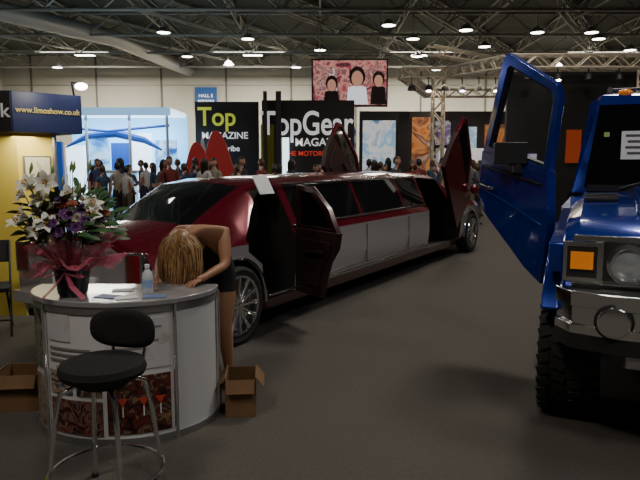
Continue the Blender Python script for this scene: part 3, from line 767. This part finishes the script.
for i in range(620):
    a=rnd.uniform(0,2*pi); t=rnd.uniform(.02,1.35)
    loc=Vector((.086*math.sin(t)*math.cos(a),.104*math.sin(t)*math.sin(a)+.008,.126*math.cos(t)+.006))
    if loc.y<-.05 and loc.z<.05: loc.y=.05
    # strands leave a centre parting (local x=0) and run over the scalp to each side
    p=HM@loc; sgn=1 if p.x>hc.x else -1
    out=(p-hc); out.z=0
    if out.length<.01: out=Vector((sgn*.5,-1,0))
    out.normalize(); r=.095+rnd.uniform(0,.035)
    px=Vector((hc.x+out.x*r*1.12,hc.y+out.y*r,min(p.z,1.12)-.02))
    top=Vector((hc.x+.004*sgn,p.y,max(p.z,hc.z+.06)))
    s0=p.lerp(top,.55) if (top-p).length<.12 else p
    s0=hc+(s0-hc).normalized()*max((s0-hc).length,.105)
    q1=px; q2=q1+Vector((rnd.uniform(-.012,.012)+sgn*.006,rnd.uniform(-.015,.01),-.10)); zl=.873+rnd.random()*.03
    q3=Vector((q2.x+rnd.uniform(-.02,.012)*sgn,q2.y+rnd.uniform(-.01,.02),zl))
    b.path([s0,(s0+q1)/2+out*.014+Vector((0,0,.012)),q1,q2,q3],[.003,.0042,.0042,.0038,.0012],(HR[2],HR[2],HB2,HB3)[i%4],4)
b.build('long_hair',wom,ang=80,weld=False)
# ---------------------------------------------------------------- kiosk (left)
k=empty('yellow_kiosk')
FB,FC=Vector((-3.17,6.5,0)),Vector((-2.65,7.02,0)); fd=(FC-FB).normalized(); fn=Vector((fd.y,-fd.x,0)); fang=math.atan2(fd.y,fd.x)
b=MB(); b.prism([(-4.9,6.5,0),(-3.2,6.62,0),(-2.93,6.90,0),(-4.4,8.6,0)],(0,0,1.98),YEL); b.build('walls',k)
b=MB(); b.prism([(-5.2,6.36,1.97),(-3.17,6.5,1.97),(-2.65,7.02,1.97),(-4.6,8.9,1.97)],(0,0,.42),NAVY)
b.prism([(-5.2,6.35,1.975),(-3.18,6.49,1.975),(-3.18,6.50,1.975),(-5.2,6.37,1.975)],(0,0,.41),BLK)
b.build('fascia',k,bevel=.01)
cen=(FB+FC)/2+fn*.012
text('www.limoshow.co.uk',.085,mat('yellow_ink',(.75,.62,.2),.5),(cen.x,cen.y,2.20),(pi/2,0,fang),k,'fascia_lettering',.002,sx=.92)
text('o.uk',.20,PAPER,(-3.36,6.46,2.18),(pi/2,0,.07),k,'fascia_lettering',.002)
b=MB(); c0=Vector((-3.065,6.76,1.56))+fn*.02; b.box(c0,(.26,.02,.30),mat('pale_notice',(.55,.52,.35),.6),rz=fang); b.box(c0-fn*.006,(.29,.02,.33),ALU,rz=fang)
b.tube((-2.925,6.90,0),(-2.925,6.90,1.97),.025,ALU,10)
b.build('notice_board',k)
b=MB()
b.path([(-2.72,7.0,2.38),(-2.70,6.9,2.52),(-2.62,6.85,2.5)],.012,BLACK,6); b.ball((-2.58,6.85,2.47),(.07,.05,.04),LAMP,12,8); b.build('arm_lamp',k)
l=bpy.data.lights.new('arm_lamp_light','POINT'); l.energy=9; l.shadow_soft_size=.06; l.color=(1,.93,.8); o=bpy.data.objects.new('arm_lamp_light',l); COL.objects.link(o); o.location=(-2.66,6.4,2.42); o.parent=k
area('under_fascia_light',(-3.0,6.5,1.93),.5,10,(1,.93,.75),parent=k)
ch=empty('folding_chair',(-3.22,5.90,0),.4)
b=MB()
for sx in(-1,1):
    b.path([(sx*.2,-.22,0),(sx*.2,.0,.42),(sx*.2,.2,.88)],.012,BLACK,8); b.path([(sx*.18,.24,0),(sx*.18,-.18,.44)],.012,BLACK,8)
b.box((0,0,.45),(.4,.4,.04),FAB); b.box((0,.19,.78),(.4,.04,.22),FAB,R=Matrix.Rotation(-.4,3,'X')); b.tube((-.2,-.15,.15),(.2,-.15,.15),.01,BLACK); b.build('frame',ch,bevel=.01)
# ---------------------------------------------------------------- background stands
CY_=mat('cyan_light_panel',(.35,.8,1),.5,emit=1.1,ecol=(.20,.55,1)); WG=mat('white_glow_panel',(.8,.9,1),.5,emit=2.4,ecol=(.7,.88,1))
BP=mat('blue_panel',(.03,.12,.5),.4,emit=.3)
st=empty('blue_exhibition_stand')
SB=poster('stand_graphics',[(.02,.10,.35),(.15,.45,.8),(.6,.8,.95),(.1,.3,.6)],.9,.9)
b=MB(); b.box((-7.4,24.5,1.9),(4.5,.1,3.2),CY_); b.box((-7.4,22.9,3.45),(4.5,2.6,.16),WG); b.box((-7.4,21.58,3.40),(4.55,.08,.26),mat('blue_edge',(.25,.5,.8),.4,emit=1.0))
for x in(-9.5,-8.1,-6.6,-5.3): b.tube((x,21.8,0),(x,21.8,3.4),.05,WHITE,12)
for x,h,w,m in((-9.2,2.3,.7,WG),(-8.35,2.7,.8,SB),(-7.5,2.4,.7,BP),(-6.7,2.75,.7,WG),(-5.8,2.5,.8,SB)): b.box((x,23.6,h/2),(w,.15,h),m)
b.path([(-9.6,21.9,2.95),(-7.4,21.9,2.75),(-5.25,21.9,2.95)],.05,BP,8)
b.box((-6.9,21.7,1.35),(1.2,.5,.1),WHITE); b.box((-6.9,21.7,.65),(1.0,.4,1.3),SB)
b.path([(-9.0,22.2,2.2),(-8.2,22.2,2.6),(-7.2,22.2,2.7),(-6.2,22.2,2.45),(-5.6,22.2,2.1)],[.03,.12,.16,.12,.03],BP,10)
b.build('stand_structure',st)
area('stand_light',(-7.2,22.6,3.1),3,120,(.6,.85,1),parent=st)
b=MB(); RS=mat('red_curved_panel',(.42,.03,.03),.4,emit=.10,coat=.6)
for i,(x0,x1,h,c) in enumerate(((-4.5,-3.5,2.35,RS),(-3.9,-2.85,2.75,RS),(-4.05,-3.75,2.5,WHITE))):
    n=10; lp=[]
    for j in range(n+1): t=j/n; lp.append((x0+(x1-x0)*t,20.9+.25*i-(.4 if i==2 else 0),h*(1-.9*(t-.35)**2*(1.6 if t>.35 else 3))))
    lp+=[(x1,lp[0][1],0),(x0,lp[0][1],0)]
    b.prism(lp,(0,.1,0),c)
b.build('curved_display_panel',bevel=.02)
mg=empty('magazine_stand')
b=MB(); b.box((-.45,24,2.0),(3.5,.3,4.0),BLK); b.box((-3.62,24.6,2.0),(2.45,.3,4.0),BLK); b.box((-1.55,23.6,2.15),(.20,.22,4.3),BLACK); b.box((-2.05,23.6,2.15),(.14,.14,4.3),BLACK)
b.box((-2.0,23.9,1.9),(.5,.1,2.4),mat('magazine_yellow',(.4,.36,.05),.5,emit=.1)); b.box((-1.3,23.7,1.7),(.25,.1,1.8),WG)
b.build('walls',mg)
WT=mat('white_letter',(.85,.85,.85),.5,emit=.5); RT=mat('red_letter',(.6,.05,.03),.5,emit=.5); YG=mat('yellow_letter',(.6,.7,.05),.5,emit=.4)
text('TopGear',1.25,WT,(-.50,23.83,3.1),(pi/2,0,0),mg,'banner_lettering',.02,sx=.76)
text('MAGAZINE',.42,WT,(.10,23.83,2.42),(pi/2,0,0),mg,'banner_lettering',.02)
text('THE MOTORING SHOW',.25,RT,(.0,23.83,2.0),(pi/2,0,0),mg,'banner_lettering',.02)
text('Top',1.0,YG,(-4.0,24.43,3.4),(pi/2,0,0),mg,'banner_lettering',.02,sx=.9)
text('MAGAZINE',.36,WT,(-3.7,24.43,2.7),(pi/2,0,0),mg,'banner_lettering',.02)
text('subscribe',.3,WT,(-3.7,24.43,2.2),(pi/2,0,0),mg,'banner_lettering',.02)
sc=empty('video_screen'); scm=poster('screen_picture',[(.04,.015,.02),(.35,.05,.07),(.5,.25,.2),(.15,.03,.05),(.6,.45,.4)],1.6,.9)
b=MB(); b.box((1.4,30,5.4),(3.6,.25,2.2),BLACK); b.build('housing',sc); b=MB(); b.box((1.4,29.86,5.4),(3.45,.02,2.05),scm)
fm=mat('screen_face',(.6,.3,.2),.6,emit=.6); hm=mat('screen_hair',(.05,.02,.02),.6); gm=mat('screen_shirt',(.6,.6,.65),.6,emit=1.2)
for x,z,r in((.55,5.3,.24),(1.75,5.6,.32),(2.75,5.5,.24)):
    b.lathe([(0,-.012),(r*1.18,-.01)],hm,20,c=(x,29.85,z+.08),ax='Y',sc=(1,1.25)); b.lathe([(0,-.02),(r,-.018)],fm,20,c=(x,29.85,z-.02),ax='Y',sc=(.85,1.15))
    b.prism([(x-r*1.6,29.84,4.4),(x-r*1.3,29.84,z-r*1.3),(x,29.84,z-r),(x+r*1.3,29.84,z-r*1.3),(x+r*1.6,29.84,4.4)],(0,-.004,0),gm if x>1 and x<2 else hm)
b.build('picture',sc)
b=MB()
for x in(0,2.8): b.tube((x,30,6.5),(x,30,9),.03,STEEL,6)
b.build('hangers',sc)
b=MB(); b.box((-7.9,43.85,6.0),(1.5,.08,1.7),mat('blue_sign',(.02,.09,.28),.5,emit=.15)); b.build('wall_sign')
text('HALL 5\nentrance',.32,WT,(-7.9,43.78,6.1),(pi/2,0,0),bpy.data.objects['wall_sign'],'sign_lettering',.01); 
tr=empty('trussed_exhibition_stand'); TA_=mat('truss_aluminium',(.62,.54,.42),.45,.15)
b=MB()
truss(b,(2.7,21,4.6),(9.5,21,4.6),.3,.3,TA_,.35,.035,.022); truss(b,(2.7,21,4.6),(4.6,27,4.6),.3,.3,TA_,.35,.035,.022); truss(b,(4.4,27,4.6),(11.5,27,4.6),.3,.3,TA_,.35,.035,.022)
truss(b,(3.9,20.9,4.45),(3.9,20.9,0),.35,.35,TA_,.35,.035,.022); truss(b,(9.4,21,4.45),(9.4,21,0),.3,.3,TA_,.35,.03,.018); truss(b,(3.2,18.5,4.9),(9.5,24,4.9),.25,.25,TA_,.35,.03,.02)
truss(b,(4.95,16.7,4.28),(13,16.7,4.28),.32,.32,TA_,.34,.032,.02);truss(b,(8.6,16.7,4.1),(8.6,16.7,0),.32,.32,TA_,.35,.032,.02);truss(b,(12.9,16.7,4.1),(12.9,16.7,0),.3,.3,TA_,.35,.03,.018)
truss(b,(4.95,16.7,4.28),(4.2,21,4.6),.3,.3,TA_,.35,.03,.02)
b.build('truss_frame',tr,weld=False)
SP=mat('spot_glow',(1,.85,.65),.5,emit=22); SPV=mat('spot_violet',(.7,.6,1),.5,emit=16)
b=MB()
for i in range(12):
    x=3.0+.55*i; b.tube((x,20.8,4.45),(x,20.75,4.2),.02,BLACK,6); b.lathe([(.05,.18),(.12,.12),(.15,0),(0,.02)],BLACK,12,c=(x,20.7,4.0)); 
    if i%2: b.ball((x,20.7,3.98),(.09,.09,.03),SP if i%3 else SPV,10,6)
for i in range(9):
    x=5.4+.8*i; b.tube((x,16.6,4.1),(x,16.55,3.95),.02,BLACK,6); b.lathe([(.04,.16),(.09,.12),(.11,0),(0,.02)],BLACK,12,c=(x,16.5,3.80))
    if i%3==1: b.ball((x,16.5,3.78),(.06,.06,.03),SP,10,6)
b.build('spotlights',tr)
b=MB()
or_=poster('orange_poster',[(.35,.08,.02),(.5,.22,.07),(.12,.03,.02),(.45,.35,.25)],1.4,.4); wp=poster('white_blue_poster',[(.55,.6,.7),(.2,.4,.6),(.7,.7,.7),(.1,.2,.4)],1.1,.6)
vp=poster('violet_poster',[(.03,.02,.06),(.15,.1,.22),(.4,.4,.5),(.03,.03,.05)],1.5,.4)
b.box((7.2,26.5,1.9),(9.5,.15,3.8),mat('dark_stand_wall',(.03,.025,.03),.7))
b.box((2.25,24,1.8),(1.5,.15,3.6),BLK); b.box((2.25,23.9,2.3),(1.25,.04,1.9),wp)
b.box((3.75,23,1.75),(.9,.15,3.5),BLK);b.box((3.75,22.9,2.2),(.8,.04,2.2),or_)
for x,z,w,h,m in((5.0,2.9,.9,1.0,vp),(6.2,2.4,.7,1.5,wp),(7.4,2.8,1.0,.9,or_),(9.3,2.6,1.1,1.2,vp),(10.8,2.6,1.1,1.7,or_)): b.box((x,26.3,z),(w,.1,h),m)
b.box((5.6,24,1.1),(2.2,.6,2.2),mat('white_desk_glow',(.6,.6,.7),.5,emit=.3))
b.build('panels',tr)
area('stand_light',(5.5,22,4.2),3,160,(1,.8,.6),parent=tr)
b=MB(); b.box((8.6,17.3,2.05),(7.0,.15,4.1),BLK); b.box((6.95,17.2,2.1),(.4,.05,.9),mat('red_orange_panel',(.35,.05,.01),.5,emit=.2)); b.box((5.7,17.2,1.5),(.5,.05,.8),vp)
b.build('display_partition')
b=MB()
for x,w,h,m in((-16,5,3,wp),(-12.5,2,2.6,BP),(1.0,1.2,3.2,vp),(13.5,5,3.6,vp),(18,4,3.2,or_)): b.box((x,28,h/2),(w,.2,h),m)
b.build('distant_display_boards')
# ---------------------------------------------------------------- lights
def ceiling_panel(x,y,size,e,col=(1,.93,.82),z=8.0):
    b=MB(); b.box((0,0,.06),(1.2,.5,.1),ALU); b.box((0,0,.005),(1.1,.42,.01),LAMP)
    for sx in(-.5,.5): b.tube((sx,0,.1),(sx,0,H-z),.01,STEEL,5)
    r=empty('floodlight',(x,y,z)); o=b.build('housing',r); area('flood_lamp',(0,0,-.05),size,e,col,parent=r)
ceiling_panel(-3.2,-.5,1.5,240)  # unseen lamp added behind camera-left to brighten limo rear and counter front
ceiling_panel(3.5,7.5,1.5,320)
ceiling_panel(2.5,-2,1.5,170)
ceiling_panel(7,1.5,1.5,100,(.8,.88,1))
ceiling_panel(-7,14,2,200)
ceiling_panel(4,14.5,2,260)
for x in(-14,-4,6,16): 
    ceiling_panel(x,38,4,1600)
w=bpy.data.worlds.new('hall_ambient'); S.world=w; w.use_nodes=True; w.node_tree.nodes['Background'].inputs[0].default_value=(.5,.5,.55,1); w.node_tree.nodes['Background'].inputs[1].default_value=.05
# ---------------------------------------------------------------- camera
cam=bpy.data.cameras.new('camera'); co=bpy.data.objects.new('camera',cam); COL.objects.link(co); S.camera=co
cam.sensor_width=36; cam.lens=36*620/640; cam.clip_end=200
co.location=(0,0,1.65); co.rotation_euler=(math.radians(90-7.08),0,0)
